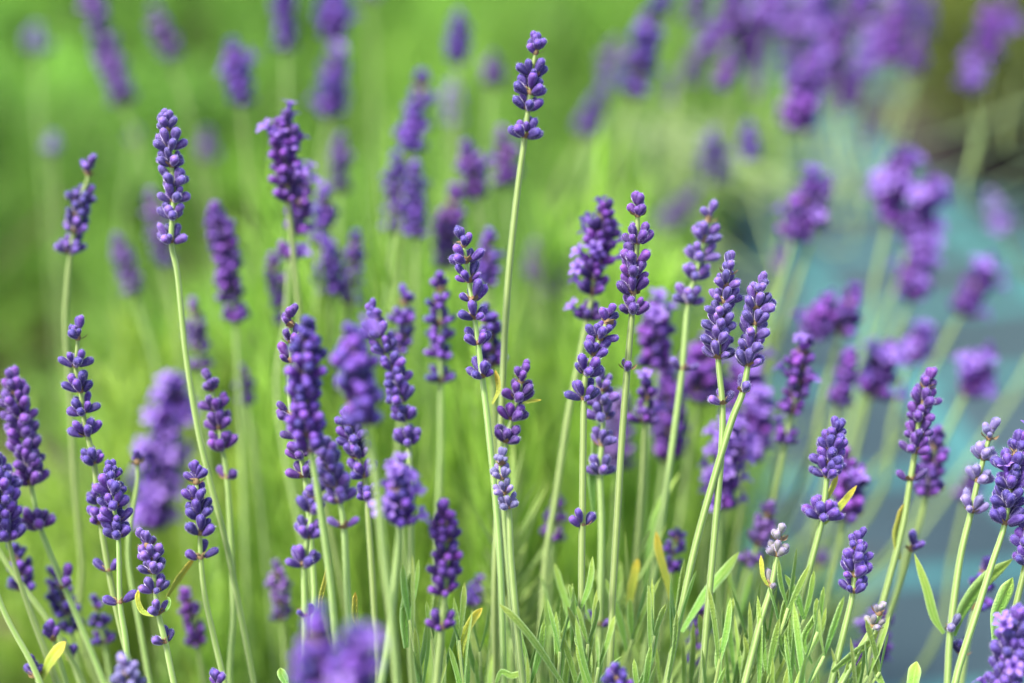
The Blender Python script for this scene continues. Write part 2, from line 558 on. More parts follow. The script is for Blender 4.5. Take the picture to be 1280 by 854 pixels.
def joined_whorl(key, n, top, fl, spread, var):
    k = (key, n, top, fl, spread, var)
    if k in WHORL_CACHE: return WHORL_CACHE[k]
    rnd = random.Random(hash((n, top, int(fl * 100), var)) & 0xffff)
    V, F, A, Rn, MI = [], [], [], [], []
    nv, nf = whorl_node_arrays(1.0)
    V += [tuple(x) for x in nv]; F += list(nf); A += [0.2] * len(nv); Rn += [0.5] * len(nv); MI += [1] * len(nf)
    for M, L, W, inner in bud_layout(n, 1.0, rnd, top, False, spread):
        bv, bf, ba = BUD_LOW
        b = len(V)
        V += [tuple(M @ Vector(x)) for x in bv]
        F += [tuple(b + i for i in q) for q in bf]
        A += list(ba); Rn += [rnd.random() * 0.8] * len(bv); MI += [0] * len(bf)
        if rnd.random() < fl:
            q = M.to_quaternion(); tip = M @ Vector((0, 0, 0.75)); s = 0.0046
            b = len(V)
            Mf = Matrix.Translation(tip) @ q.to_matrix().to_4x4() @ Matrix.Scale(s, 4)
            V += [tuple(Mf @ Vector(x)) for x in FLORET[0]]
            F += [tuple(b + i for i in q2) for q2 in FLORET[1]]
            A += list(FLORET[2]); Rn += [0.0] * len(FLORET[0]); MI += [2] * len(FLORET[1])
    me = mesh_from('whorl', V, F, BUD[key], attrs={'along': A, 'rnd': Rn})
    me.materials.append(BRACT); me.materials.append(PETAL)
    me.polygons.foreach_set('material_index', MI)
    WHORL_CACHE[k] = me
    return me


# near bush base, towards which the front stalks run together
ROOT = Vector((0.0, 0.74, 0.10))


def px_path(pts, z, lean, y_ref):
    out = []
    for x, y in pts:
        dv = (y - y_ref) / FPX * z
        out.append(at(x, y, z + lean * dv))
    return out


N_BUD = [0]


def lavender_stalk(label, b, pts, bases=None, end=None, n=9, w=1.0, m='blue', fl=0.0, loose=False, spread=1.0, lean=None,
                   leaves=(), group=None, step=6.2, single=(), stem_r=1.0, topn=None, foot=None):
    rnd = random.Random(int(pts[0][0] * 31 + pts[0][1] * 17))
    z = depth(b)
    near = abs(b) <= 9
    fine = -4 <= b <= 4.2
    if lean is None: lean = 0.12 if abs(b) < 5 else 0.30
    y_ref = pts[0][1]
    P3 = px_path(pts, z, lean, y_ref)
    tan = (P3[-1] - P3[-2]).normalized()
    q = P3[-1] + tan * 0.05
    ctrl = list(P3) + [q]
    if foot:
        tgt = Vector(foot) + Vector((rnd.uniform(-.06, .06), rnd.uniform(-.06, .06), 0))
    elif near:
        tgt = Vector((q.x * 0.45, q.y * 0.35 + ROOT.y * 0.65, 0.16))
    else:
        tgt = Vector((q.x + tan.x * 0.1, q.y, 0.08))
    if q.z > tgt.z + 0.04:
        ctrl += [q.lerp(tgt, 0.5) + tan * 0.02, tgt]
    S = [Vector(p) for p in catmull([tuple(p) for p in ctrl], 7 if near else 4)]
    # head positions: fraction along the pixel path
    D2 = catmull([tuple(p) for p in pts], 7 if near else 4)
    ysamp = [p[1] for p in D2]
    def on_axis(y):
        for i in range(len(ysamp) - 1):
            if ysamp[i] <= y <= ysamp[i + 1] and ysamp[i + 1] > ysamp[i]:
                f = (y - ysamp[i]) / (ysamp[i + 1] - ysamp[i])
                return S[i].lerp(S[i + 1], f), (S[i] - S[i + 1]).normalized()
        if y < ysamp[0]: return S[0], (S[0] - S[1]).normalized()
        return S[len(ysamp) - 1], (S[len(ysamp) - 2] - S[len(ysamp) - 1]).normalized()
    if bases is None:
        pxmm = FPX / z / 1000.0
        y = pts[0][1] + 6.5 * pxmm
        bases = []
        while y < end + 0.3 * step * pxmm:
            bases.append(y)
            y += step * pxmm * rnd.uniform(0.85, 1.15)
    root = S[-1]
    e = obj('lavender_stalk', None)
    e.location = root
    e.empty_display_size = 0.02
    tag(e, label, 'lavender', group)
    # stem starts just above the first whorl's base
    top_y = bases[0]
    sp = [s for i, s in enumerate(S) if i >= len(ysamp) or ysamp[i] >= top_y - 2]
    sp = [on_axis(top_y)[0]] + sp
    k = len(sp)
    rad = [(0.00085 + 0.00050 * min(1.0, i / (k * 0.45))) * stem_r for i in range(k)]
    V, F, E, A = tube([s - root for s in sp], rad)
    obj('stem', mesh_from('stem', V, F, STEM, attrs={'edge': E, 'along': [0] * len(V), 'rnd': [rnd.random() * .6] * len(V)}), e)
    for wi, by in enumerate(bases):
        pos, ax = on_axis(by)
        top = wi == 0
        nn = (topn or max(6, n - 1)) if top else n
        if by in single: nn = 3 if rnd.random() < .5 else 2
        size = 1.08 * w * (0.9 if top else rnd.uniform(0.94, 1.06))
        qa = ax.to_track_quat('Z', 'Y') @ Quaternion((0, 0, 1), rnd.uniform(0, 6.28))
        if fine:
            wo = obj('whorl', NODE_MESH[rnd.randrange(4)], e)
            wo.matrix_basis = Matrix.Translation(pos - root) @ qa.to_matrix().to_4x4()
            lay = bud_layout(nn, size, rnd, top, loose and not top or by in single, spread)
            for M, L, W, inner in lay:
                bo = obj('bud', BUD_MESH[m][rnd.randrange(3)], wo)
                bo.matrix_basis = M
                N_BUD[0] += 1
                if rnd.random() < fl:
                    fo = obj('floret', FLORET_MESH, wo)
                    fo.matrix_basis = Matrix.Translation(M @ Vector((0, 0, 0.75))) @ M.to_quaternion().to_matrix().to_4x4() @ Matrix.Scale(0.0050, 4)
        else:
            me = joined_whorl(m, nn, top, fl, spread, rnd.randrange(4))
            wo = obj('whorl', me, e)
            wo.matrix_basis = Matrix.Translation(pos - root) @ qa.to_matrix().to_4x4() @ Matrix.Scale(size, 4)
            wo['kind'] = 'stuff'
    for lp, lw, lm in leaves:
        path = [p - root for p in (Vector(v) for v in catmull([tuple(p) for p in px_path(lp, z, lean, y_ref)], 5))]
        V, F, E, A = leaf_strip(path, lw / FPX * z, roll=rnd.uniform(-0.7, 0.7))
        obj('leaf', mesh_from('leaf', V, F, lm, attrs={'edge': E, 'along': A, 'rnd': [rnd.random()] * len(V)}), e)
    return e


# ------------------------------------------------------------------ bushes
def bush_mesh(seed, Rr, H, shoots, mat, leaf_l=(0.022, 0.045), leaf_w=(0.0018, 0.0032), per=16, nclump=46, cw=0.17, lift=0.0):
    g = np.random.default_rng(seed)
    Vs, Fs, As, Rs, Ds = [], [], [], [], []
    base = 0
    clumps = [(g.uniform(0, 2 * np.pi), g.uniform(0.1, 1.0) ** 0.8, g.uniform(0.55, 1.15), g.uniform(0, 1)) for _ in range(nclump)]
    for s in range(shoots):
        caz, cct, crad, crnd = clumps[s % nclump]
        az = caz + g.normal() * cw
        ct = min(1.0, max(0.05, cct + g.normal() * cw * .6))
        st = math.sqrt(max(0, 1 - ct * ct))
        d = np.array([math.cos(az) * st, math.sin(az) * st, ct])
        rad = crad * g.uniform(0.85, 1.08)
        tip = np.array([d[0] * Rr, d[1] * Rr, (lift + (1 - lift) * d[2]) * H]) * rad
        start = tip * np.array([0.35, 0.35, 0.15])
        srnd = min(1, max(0, crnd + g.normal() * .12))
        up = np.array([0, 0, 1.0])
        for k in range(per):
            u = g.uniform(0.35, 1.0) if k > 3 else 1.0 - 0.03 * k
            q = start + (tip - start) * u + up * 0.03 * u * u
            ax = (tip - start) / np.linalg.norm(tip - start) + up * 0.7
            ax /= np.linalg.norm(ax)
            o = g.normal(size=3)
            o -= ax * o.dot(ax); o /= np.linalg.norm(o)
            dirv = ax * g.uniform(0.55, 1.1) + o * g.uniform(0.3, 0.75)
            dirv /= np.linalg.norm(dirv)
            L = g.uniform(*leaf_l) * (1.25 - 0.45 * u)
            w = g.uniform(*leaf_w) * 0.5
            side = np.cross(dirv, o + 0.3 * g.normal(size=3)); side /= np.linalg.norm(side) + 1e-9
            mid = q + dirv * L * 0.55
            tp = q + dirv * L + up * L * g.uniform(-0.1, 0.22)
            Vs += [q - side * w * .6, q + side * w * .6, mid - side * w, mid + side * w, tp]
            Fs += [(base, base + 1, base + 3, base + 2), (base + 2, base + 3, base + 4)]
            As += [0, 0, .5, .5, 1]
            dry = 1.0 if g.uniform() < max(0.0, 0.75 - 1.5 * q[2] / H) else 0.0
            Ds += [dry] * 5
            rr = min(1, max(0, srnd * .85 + g.uniform(0, .15)))
            Rs += [rr] * 5
            base += 5
    return mesh_from('foliage', Vs, Fs, mat, smooth=False, attrs={'along': As, 'rnd': Rs, 'dry': Ds})


def woody_mesh(seed, Rr, H):
    rnd = random.Random(seed)
    V, F = [], []
    for i in range(14):
        a = rnd.uniform(0, 6.28); r = Rr * rnd.uniform(0.25, 0.7)
        p = catmull([(0.01 * math.cos(a), 0.01 * math.sin(a), -0.03), (r * .4 * math.cos(a), r * .4 * math.sin(a), H * .25),
                     (r * math.cos(a + .2), r * math.sin(a + .2), H * rnd.uniform(.5, .75))], 4)
        v, f, _, _ = tube(p, [0.005 - 0.0035 * k / len(p) for k in range(len(p))], 6, 1.0)
        b = len(V)
        V += v; F += [tuple(b + i for i in q) for q in f]
    return mesh_from('woody_base', V, F, WOOD)


FOL_VAR = [bush_mesh(100 + i, 0.34, 0.235, 1000, FOL, leaf_l=(0.03, 0.06), nclump=34, cw=.13) for i in range(4)]
OLV = bush_mesh(200, 0.40, 0.42, 2600, OLIVE, leaf_l=(0.03, 0.055), leaf_w=(0.0022, 0.0042), lift=.16)
TUFT = [bush_mesh(400 + i, 0.13, 0.32, 380, FOLY, leaf_l=(0.025, 0.05), leaf_w=(0.0020, 0.0034), nclump=20, cw=.12) for i in range(3)]
WOODY = [woody_mesh(i, 0.3, 0.22) for i in range(2)]


def lavender_bush(x, y, label, mesh, scale=1.0, rot=0.0, zs=1.0, group=None, i=0):
    e = obj('lavender_bush', None)
    e.location = (x, y, 0)
    e.rotation_euler = (0, 0, rot)
    e.scale = (scale, scale, scale * zs)
    tag(e, label, 'bush', group)
    tag(obj('foliage', mesh, e), kind='stuff')
    obj('woody_base', WOODY[i % 2], e)
    return e


FIELD = [(-.84, 1.42), (-.08, 1.50), (-.04, 1.80), (-.90, 1.85), (0.0, 2.15), (-.66, 2.2), (-.30, 2.25),
         (-1.05, 2.4), (-.85, 2.75), (-.4, 2.7), (-.06, 2.75), (-1.25, 3.1), (-.7, 3.2), (-.2, 3.3), (.22, 3.3), (.66, 3.5),
         (-1.1, 3.8), (-.5, 3.9), (.05, 4.0), (.6, 4.2), (1.15, 4.2), (-1.5, 4.4), (-.8, 4.6), (-.2, 4.7), (.4, 4.8), (1.0, 4.9), (-.62, 1.88), (.07, 2.32)]
for i, (x, y) in enumerate(FIELD):
    lavender_bush(x, y, 'bright green leafy lavender bush in the dense bed behind the flower stalks', FOL_VAR[i % 4], random.uniform(.74, 1.0),
                  random.uniform(0, 6.28), random.uniform(1.0, 1.5) * (1 + .05 * max(0, y - 2)), 'green bushes of the lavender bed', i)
for i, (x, y, sx_, h_) in enumerate([(-.066, 1.02, .95, .40), (.022, 1.06, .9, .37), (-.015, .97, .7, .33), (.075, 1.02, .8, .33), (-.16, 1.04, .9, .31),
                                    (.115, 1.12, .85, .30), (-.27, 1.12, 1.0, .26), (-.22, .98, .8, .27), (-.10, .93, .7, .29),
                                    (-.055, .86, .55, .395), (-.020, .83, .5, .355), (.028, .88, .55, .36), (-.115, .87, .6, .325), (.080, .90, .5, .33)]):
    lavender_bush(x, y, 'upright feathery light green lavender clump just behind the sharp flower stalks', TUFT[i % 3], sx_, i * 1.3, h_ / (.32 * sx_), 'feathery clumps behind the sharp stalks', i)
lavender_bush(0.10, 2.6, 'green lavender bush carrying the crowd of rich violet far heads', FOL_VAR[1], 0.95, 2.1, 1.05)
lavender_bush(0.90, 2.58, 'olive green lavender bush with dark shaded base growing beside the grey membrane', OLV, 1.0, 0.6)
lavender_bush(1.32, 3.1, 'tall olive lavender bush farther along the grey membrane', OLV, 1.15, 2.6)

# ------------------------------------------------------------------ the near bush: woody base, low foliage, leafy shoots with their leaves
nb = obj('lavender_bush', None)
nb.location = (0.0, 0.74, 0)
tag(nb, 'lavender bush with slender pale edged leaves, from which the sharp flower stalks rise', 'bush')
NEAR_FOL = bush_mesh(300, 0.19, 0.29, 900, LEAF, leaf_l=(0.022, 0.042), leaf_w=(0.0016, 0.0028))
tag(obj('foliage', NEAR_FOL, nb), kind='stuff')
obj('woody_base', woody_mesh(5, 0.17, 0.28), nb)


def leafy_shoot(tip_px, z, h=0.085, pairs=4, rnd=random):
    """a short upright shoot that ends at the pixel, opposite linear leaves along it"""
    tip = at(tip_px[0], tip_px[1], z)
    dx = rnd.uniform(-.25, .25)
    base = tip + Vector((-(tip.x) * 0.25 - dx * h * .4, rnd.uniform(-.015, .02), -h))
    mid = tip.lerp(base, .5) + Vector((dx * h * .25, 0, 0))
    path = catmull([tuple(tip), tuple(mid), tuple(base)], 5)
    o = nb.location
    V, F, E, A = tube([Vector(p) - o for p in path], [0.0006 + 0.0006 * i / len(path) for i in range(len(path))], 6, 0.85)
    s = obj('leafy_shoot', mesh_from('leafy_shoot', V, F, STEM, attrs={'edge': E, 'along': [0] * len(V), 'rnd': [rnd.random()] * len(V)}), nb)
    for k in range(pairs):
        u = 0.02 + 0.75 * k / pairs
        q = Vector(path[int(u * (len(path) - 1))])
        az0 = rnd.uniform(0, 3.14) if k else 0.2
        for sg in (0, math.pi):
            az = az0 + sg + rnd.uniform(-.3, .3)
            out = Vector((math.cos(az), math.sin(az), 0))
            L = rnd.uniform(0.020, 0.040) * (0.7 if k == 0 else 1.0)
            sp = rnd.uniform(0.06, 0.30)
            p1 = q + Vector((0, 0, L * .5)) + out * L * sp * .55
            p2 = q + Vector((0, 0, L * rnd.uniform(.88, 1.0))) + out * L * sp * rnd.uniform(.7, 1.3)
            lp = catmull([tuple(q), tuple(p1), tuple(p2)], 4)
            V, F, E, A = leaf_strip([Vector(v) - o for v in lp], rnd.uniform(.0016, .0027), roll=rnd.uniform(-1.2, 1.2))
            obj('leaf', mesh_from('leaf', V, F, LEAF, attrs={'edge': E, 'along': A, 'rnd': [rnd.random()] * len(V)}), s)


SR = random.Random(21)
for (x, y, b) in [(512, 775, -1), (540, 800, 1), (574, 800, 0), (600, 815, 2), (662, 835, 1), (700, 815, 0), (722, 770, 1), (735, 805, 0), (748, 835, -1),
                  (790, 800, 3), (818, 795, 0), (846, 790, 1), (880, 815, 2), (905, 800, 0), (935, 800, 2), (960, 800, 1), (985, 760, 0), (1005, 775, 1),
                  (1022, 790, 0), (1030, 820, -1), (1085, 845, 0), (1100, 840, 0), (690, 780, 5), (770, 770, 5), (640, 800, 5), (925, 770, 5)]:
    leafy_shoot((x, y), depth(b), SR.uniform(.07, .10), SR.choice((4, 5)), SR)

# single large leaves seen in the photograph, borne by the bush
for pts, wpx, b, mt in [
        ([(705, 858), (672, 808), (648, 778), (624, 755)], 10, -1, LEAF), ([(690, 795), (712, 775), (700, 730), (693, 704)], 9, 3, LEAF),
        ([(842, 760), (832, 720), (824, 690), (820, 664)], 10, 3, LEAFY), ([(852, 790), (880, 745), (905, 715), (924, 690)], 13, 2, LEAF),
        ([(508, 810), (506, 770), (512, 735), (518, 712)], 15, -1, LEAF), ([(575, 825), (578, 800), (590, 775), (603, 760)], 12, 0, LEAFY),
        ([(450, 790), (444, 770), (444, 755), (444, 740)], 9, 0, LEAFY), ([(399, 770), (402, 745), (408, 720), (413, 698)], 7, 0, LEAFY),
        ([(786, 760), (790, 735), (794, 715), (797, 698)], 11, 4, LEAFY), ([(742, 640), (740, 600), (744, 560), (741, 535)], 11, 3, LEAF),
        ([(806, 735), (812, 680), (820, 640), (850, 590)], 8, 6, LEAF), ([(360, 860), (356, 850), (352, 842), (350, 835)], 11, 0, LEAF),
        ([(1143, 890), (1140, 865), (1142, 845), (1146, 827)], 17, 0, LEAF), ([(1040, 840), (1065, 820), (1085, 805), (1098, 790)], 12, 0, LEAF),
        ([(1015, 830), (1005, 800), (1020, 770), (1032, 743)], 9, 0, LEAF), ([(985, 830), (975, 800), (980, 760), (995, 720)], 8, 0, LEAF),
        ([(1000, 850), (1010, 815), (1025, 790), (1033, 760)], 9, 1, LEAF), ([(960, 854), (968, 820), (985, 790), (1002, 764)], 8, 1, LEAF),
        ([(800, 854), (812, 830), (818, 800), (823, 770)], 10, 0, LEAF), ([(835, 850), (842, 815), (845, 790), (846, 764)], 8, 0, LEAF),
        ([(620, 854), (627, 840), (640, 845), (657, 838)], 8, 1, LEAF), ([(1110, 865), (1100, 850), (1095, 838), (1090, 822)], 9, 0, LEAF),
        ([(900, 854), (898, 830), (899, 810), (905, 795)], 9, 1, LEAF), ([(925, 870), (930, 840), (934, 815), (930, 795)], 9, 1, LEAF),
        ([(720, 860), (732, 825), (722, 800), (728, 784)], 9, 0, LEAF), ([(735, 870), (752, 850), (765, 835), (778, 820)], 8, 0, LEAF)]:
    o = nb.location
    path = [Vector(v) - o for v in catmull([tuple(p) for p in px_path(pts, depth(b), .1, pts[-1][1])], 5)]
    V, F, E, A = leaf_strip(path, wpx / FPX * depth(b), roll=SR.uniform(-.6, .6))
    obj('leaf', mesh_from('leaf', V, F, mt, attrs={'edge': E, 'along': A, 'rnd': [SR.random()] * len(V)}), nb)

# ------------------------------------------------------------------ flower stalks, sharp ones first
L = lavender_stalk
L('tall lavender stalk reaching above all the others, blunt top knot and gapped whorls', 1,
  [(672, 37), (669, 68), (664, 100), (660, 137), (656, 172), (648, 230), (638, 320), (632, 400), (628, 490), (624, 600)], [67, 96, 117, 137, 172], n=9, topn=13)
L('sharp lavender stalk with evenly stacked whorls and a long bare stem bowed to the base', 1,
  [(206, 140), (210, 165), (213, 190), (215, 215), (217, 250), (214, 303), (222, 345), (232, 440), (246, 530), (262, 600), (285, 690), (318, 858)],
  [163, 187, 208, 232, 252, 274, 303], m='dusty', n=9, topn=9)
L('slightly soft lavender stalk whose top knot sits apart, leaning over the open green', 5,
  [(112, 186), (110, 222), (104, 240), (96, 270), (88, 318), (84, 360), (82, 410), (88, 500), (93, 600), (102, 700)], [218, 254, 270, 290, 316], m='dusty', n=9)
L('long loose lavender stalk with seven gapped whorls running down past the dense head beside it', 1,
  [(97, 404), (97, 430), (95, 460), (101, 490), (104, 517), (110, 546), (118, 582), (124, 640), (136, 715), (152, 790), (170, 858)],
  [424, 458, 490, 517, 545, 580, 628, 655, 714], loose=True, n=8, single=(714,))
L('blocky dark purple lavender head with one small bud pair far below on its stem', 0,
  [(140, 585), (142, 630), (148, 675), (150, 752), (157, 800), (162, 858)], [602, 618, 635, 653, 672, 754], n=10, single=(754,))
L('lavender head of two tight bud columns with a curled yellow leaf below', 0,
  [(178, 664), (190, 700), (194, 742), (198, 768), (207, 805), (218, 858)], [684, 700, 716, 740, 768, 804], m='dusty', n=9, single=(768, 804), w=.9,
  leaves=[([(192, 770), (178, 764), (172, 750), (173, 737)], 7, LEAFY), ([(198, 768), (208, 762), (212, 752), (208, 745)], 4, LEAF)])
L('small dark lavender head drooping over the long bowed stem', 3,
  [(261, 470), (266, 492), (274, 530), (278, 562), (284, 598), (289, 680), (292, 760)], [488, 512, 536, 562, 598], m='plum', n=9, single=(598,))
L('short lavender head with a single bud pair below, beside a yellow leaf', 1,
  [(244, 585), (249, 650), (251, 698), (256, 745), (268, 800), (282, 858)], [604, 626, 648, 668, 698], n=8, single=(698,), loose=True,
  leaves=[([(208, 748), (222, 726), (232, 712), (243, 697)], 9, LEAFY)])
L('broad purple lavender head cut by the frame edge beside a lower twin', 3,
  [(16, 472), (26, 530), (36, 590), (48, 650), (62, 690), (96, 770), (132, 858)], [492, 510, 528, 547, 566, 585, 605, 660, 735], m='plum', n=11, w=1.2, single=(735,))
L('dense lavender head half outside the frame below the broad purple one', 2,
  [(-4, 575), (4, 620), (14, 690), (36, 760), (62, 830), (76, 870)], [596, 614, 632, 652, 674], n=11, w=1.2)
L('lavender head seen edge on beside the dense half cut one, small and dim', 5,
  [(16, 680), (24, 705), (30, 738), (52, 800), (80, 870)], [700, 718, 738], n=8)
L('narrow dark lavender head hiding behind crossing pale stems', 6, [(66, 716), (76, 745), (88, 785), (100, 840), (110, 900)], [733, 750, 768, 790], n=8)
L('stubby lavender tip of few bluish buds on a short stem', 3, [(60, 774), (68, 803), (84, 858)], [800], n=9)
L('open lavender whorl low on a leaning stem with a broad yellow leaf beside it', 2, [(20, 792), (32, 815), (46, 848), (60, 900)], [846], n=8, loose=True,
  leaves=[([(52, 850), (60, 830), (70, 815), (82, 802)], 15, LEAFY)])
L('lavender side bud pair with lilac tips near a yellow leaf', 4, [(80, 806), (90, 826), (108, 880)], [824], n=4)
L('pale greyish lavender tip just peeping over the frame bottom', -5, [(156, 826), (160, 850), (164, 890)], [844, 862], m='grey', n=9)
L('tiny blue lavender tip at the frame bottom near the bowed stem', 1, [(270, 842), (272, 862), (274, 900)], [860], n=9)
L('lilac full bloom lavender head, large and very blurred, behind sharp dark heads', 13,
  [(222, 478), (214, 510), (204, 560), (194, 610), (190, 655), (192, 720), (200, 800)], end=655, n=12, w=1.45, fl=.3, step=7)
L('slim lavender stalk mostly covered by a denser blurred head', 1, [(362, 386), (364, 430), (362, 500), (372, 550), (381, 597), (386, 640), (392, 720)],
  [408, 428, 452, 520, 548, 572, 597], n=6, loose=True, m='plum')
L('thick upright dark lavender head, out of focus, with packed whorls', -6,
  [(386, 404), (382, 450), (380, 500), (388, 560), (398, 620), (412, 720), (420, 800)], end=560, n=12, w=1.05, step=5)
L('very blurred plump lavender head with one whitish open floret', -10, [(440, 416), (446, 470), (456, 530), (470, 600), (480, 700)], end=528, n=13, w=1.25, fl=.1, step=5.5)
L('long curved lavender head running behind the plump blurred one', 3,
  [(464, 382), (472, 415), (486, 450), (498, 490), (507, 530), (511, 560), (513, 620), (514, 700)], [402, 420, 440, 462, 482, 503, 525, 557], n=10)
L('small soft lavender head between two longer ones', 7, [(506, 362), (505, 400), (503, 442), (502, 500)], [380, 406, 424, 440], n=9)
L('upright soft lavender stalk with a detached lowest whorl and straight stem', 6,
  [(549, 340), (550, 400), (551, 450), (551, 478), (551, 560), (548, 650), (546, 740)], [364, 384, 405, 426, 447, 477], n=9)
L('sharp loose lavender stalk with wide gaps between pairs of buds and green stem', 0,
  [(577, 290), (583, 330), (590, 375), (597, 425), (603, 472), (611, 540), (619, 620), (626, 720), (630, 858)],
  [308, 328, 352, 376, 398, 430, 472], n=6, loose=True, leaves=[([(615, 505), (622, 490), (622, 478), (619, 462)], 8, LEAFY)])
L('soft lavender head tucked behind the sharp loose stalk', 5, [(608, 386), (612, 420), (615, 458), (618, 520), (622, 620)], [404, 422, 440, 457], n=9)
L('lavender stalk of angular loose whorls next to the tall bare stem', 1, [(655, 456), (649, 490), (640, 522), (632, 555), (628, 590), (632, 660), (640, 760)],
  [478, 500, 524, 553], m='plum', n=8, loose=True, leaves=[([(648, 508), (658, 503), (667, 501), (677, 500)], 4, LEAFY)])
L('tiny young lavender spike with grey woolly buds', -1, [(629, 562), (626, 585), (630, 612), (636, 636), (639, 700), (648, 800), (654, 858)],
  [580, 598, 617, 635], n=8, w=.72, m='grey', topn=6)
L('full reddish violet lavender head with open petals on a thick soft stem', 4.5,
  [(758, 256), (752, 290), (745, 330), (740, 370), (733, 402), (726, 440), (710, 520), (695, 620), (682, 700), (676, 800)],
  [276, 293, 311, 330, 349, 368, 400], n=10, m='plum', fl=.12, w=1.05)
L('crisp deep violet lavender stalk with separate top knot beside the reddish violet one', 0,
  [(799, 237), (797, 272), (797, 300), (793, 340), (790, 392), (786, 440), (778, 540), (772, 640), (766, 740)],
  [270, 304, 328, 348, 368, 392, 462], n=9, topn=9, single=(462,), m='plum', w=1.05)
L('crisp lavender stalk tilted over, its lowest whorl well below the head', 0,
  [(766, 386), (752, 418), (740, 448), (732, 470), (730, 500), (729, 560), (728, 640), (727, 740), (728, 858)], [404, 424, 444, 468, 500, 657], n=8, loose=True, w=1.05, single=(657,))
L('bluish lavender stalk with two spaced whorls below and thin leaves low down', 2.5,
  [(754, 470), (753, 500), (754, 530), (752, 558), (750, 592), (752, 660), (750, 780), (748, 858)], [488, 505, 524, 557, 592, 782], m='dusty', n=9, single=(782,),
  leaves=[([(750, 788), (735, 770), (728, 730), (730, 690)], 4, LEAF), ([(750, 788), (768, 772), (778, 755), (784, 740)], 4, LEAF)])
L('stubby violet lavender head, blurred, between two straight pale stems', 8, [(818, 386), (820, 430), (815, 466), (810, 520), (802, 640), (792, 760)], end=466, n=12, w=1.35, m='plum', fl=.1)
L('pinkish lavender whorl with open tips under the stubby violet head', 5, [(808, 466), (808, 500), (806, 528), (803, 600), (796, 700), (790, 800)], [498, 527], n=10, m='plum', fl=.25, w=1.1)
L('tall soft lavender stalk with ring shaped gaps between bluish whorls', 3.6,
  [(890, 253), (882, 290), (874, 328), (866, 355), (860, 380), (853, 460), (840, 560), (826, 660), (812, 760), (802, 858)], [277, 302, 325, 350, 380, 462], m='dusty', n=9, single=(462,))
L('crisp tapering lavender head of close neat whorls with one bud pair just below', 0,
  [(913, 323), (906, 365), (900, 410), (898, 450), (903, 505), (902, 560), (895, 650), (885, 760), (877, 858)],
  [343, 360, 378, 396, 413, 430, 448, 505], m='dusty', n=9, single=(505,))
L('crisp slim lavender head leaning beside the neat tapering one', 0,
  [(951, 352), (946, 390), (940, 430), (935, 457), (928, 492), (915, 525), (895, 590), (870, 680), (850, 770)], [370, 388, 405, 422, 440, 457, 490], m='dusty', n=8, single=(490,))
L('soft reddish violet lavender head on a pale curved stem', 6, [(1008, 420), (1000, 465), (990, 515), (982, 553), (975, 585), (964, 650), (950, 740)],
  [442, 460, 478, 496, 516, 553], n=10, m='plum', w=1.05, fl=.1)
L('crisp rounded lavender head like a mulberry with one whitish petal and two narrow leaves', 1,
  [(1048, 530), (1040, 562), (1034, 595), (1028, 648), (1015, 700), (1000, 760), (984, 858)], [550, 566, 582, 596, 648], n=13, w=1.05, fl=.02,
  leaves=[([(1030, 655), (1042, 642), (1056, 626), (1071, 607)], 9, LEAFY), ([(1022, 640), (1034, 622), (1042, 608), (1047, 592)], 10, LEAFY)], spread=1.1)
L('dusky lavender head hidden behind the mulberry shaped one', 7, [(1056, 570), (1062, 610), (1054, 655), (1040, 720), (1020, 800)], end=655, n=12, w=1.3, m='plum', fl=.1)
L('dark upright lavender head with bright bracts and a rounded bud pair below, over membrane', 2,
  [(1164, 468), (1154, 500), (1147, 540), (1143, 570), (1138, 600), (1128, 660), (1110, 730), (1090, 800), (1078, 858)], [486, 506, 526, 546, 566, 600], m='plum', n=10, single=(600,),
  leaves=[([(1124, 700), (1122, 670), (1126, 650), (1132, 628)], 16, LEAFY)])
L('soft plump lavender head directly behind the dark upright one', 6, [(1170, 540), (1166, 585), (1156, 628), (1146, 665), (1134, 692), (1115, 760), (1090, 840)], end=628, n=12, w=1.1, m='plum')
L('violet bud cluster low on a thick stem with a yellow green leaf', 3, [(1146, 656), (1138, 690), (1122, 740), (1098, 810), (1084, 870)], [688], n=6)
L('crisp short egg shaped lavender head alone on a thin stem against the membrane', 0,
  [(1073, 669), (1069, 700), (1066, 742), (1055, 790), (1038, 858)], [688, 703, 720, 740], n=10, topn=9)
L('grey blue young lavender head above a node with two wide green leaves', 1,
  [(1241, 530), (1233, 560), (1222, 603), (1214, 640), (1200, 700), (1188, 790), (1184, 858)], [549, 574, 602, 640, 788], n=9, m='grey', single=(788,), w=.95,
  leaves=[([(1180, 792), (1168, 772), (1158, 735), (1143, 692)], 11, LEAF), ([(1192, 795), (1205, 762), (1230, 728), (1266, 699)], 20, LEAF)])
L('dense deep purple lavender head at the frame edge with pale open petals', 0,
  [(1274, 548), (1265, 595), (1256, 655), (1240, 705), (1222, 762), (1200, 830), (1190, 870)], [570, 590, 610, 632, 655], n=12, w=1.15, fl=.08)
L('lavender stalk slipping out of the frame, only a strip of buds visible', 0, [(1296, 625), (1288, 660), (1282, 705), (1262, 790), (1245, 870)], [645, 665, 685, 706], n=10, w=1.05,
  leaves=[([(1244, 800), (1246, 770), (1256, 745), (1266, 722)], 20, LEAF)])
L('dark soft lavender head beneath the dense deep purple one', 4.5, [(1236, 700), (1226, 735), (1216, 770), (1205, 830), (1196, 900)], end=768, n=10, w=1.05)
L('bud pair on a hidden stem under the wide green leaf', 2, [(1208, 800), (1200, 822), (1190, 870)], [818], n=5)
L('large full lavender head in bloom rising from the frame bottom over the membrane', -3, [(1274, 768), (1263, 815), (1252, 870), (1240, 940)],
  [790, 806, 823, 840, 858, 876], n=14, w=1.12, fl=.1)
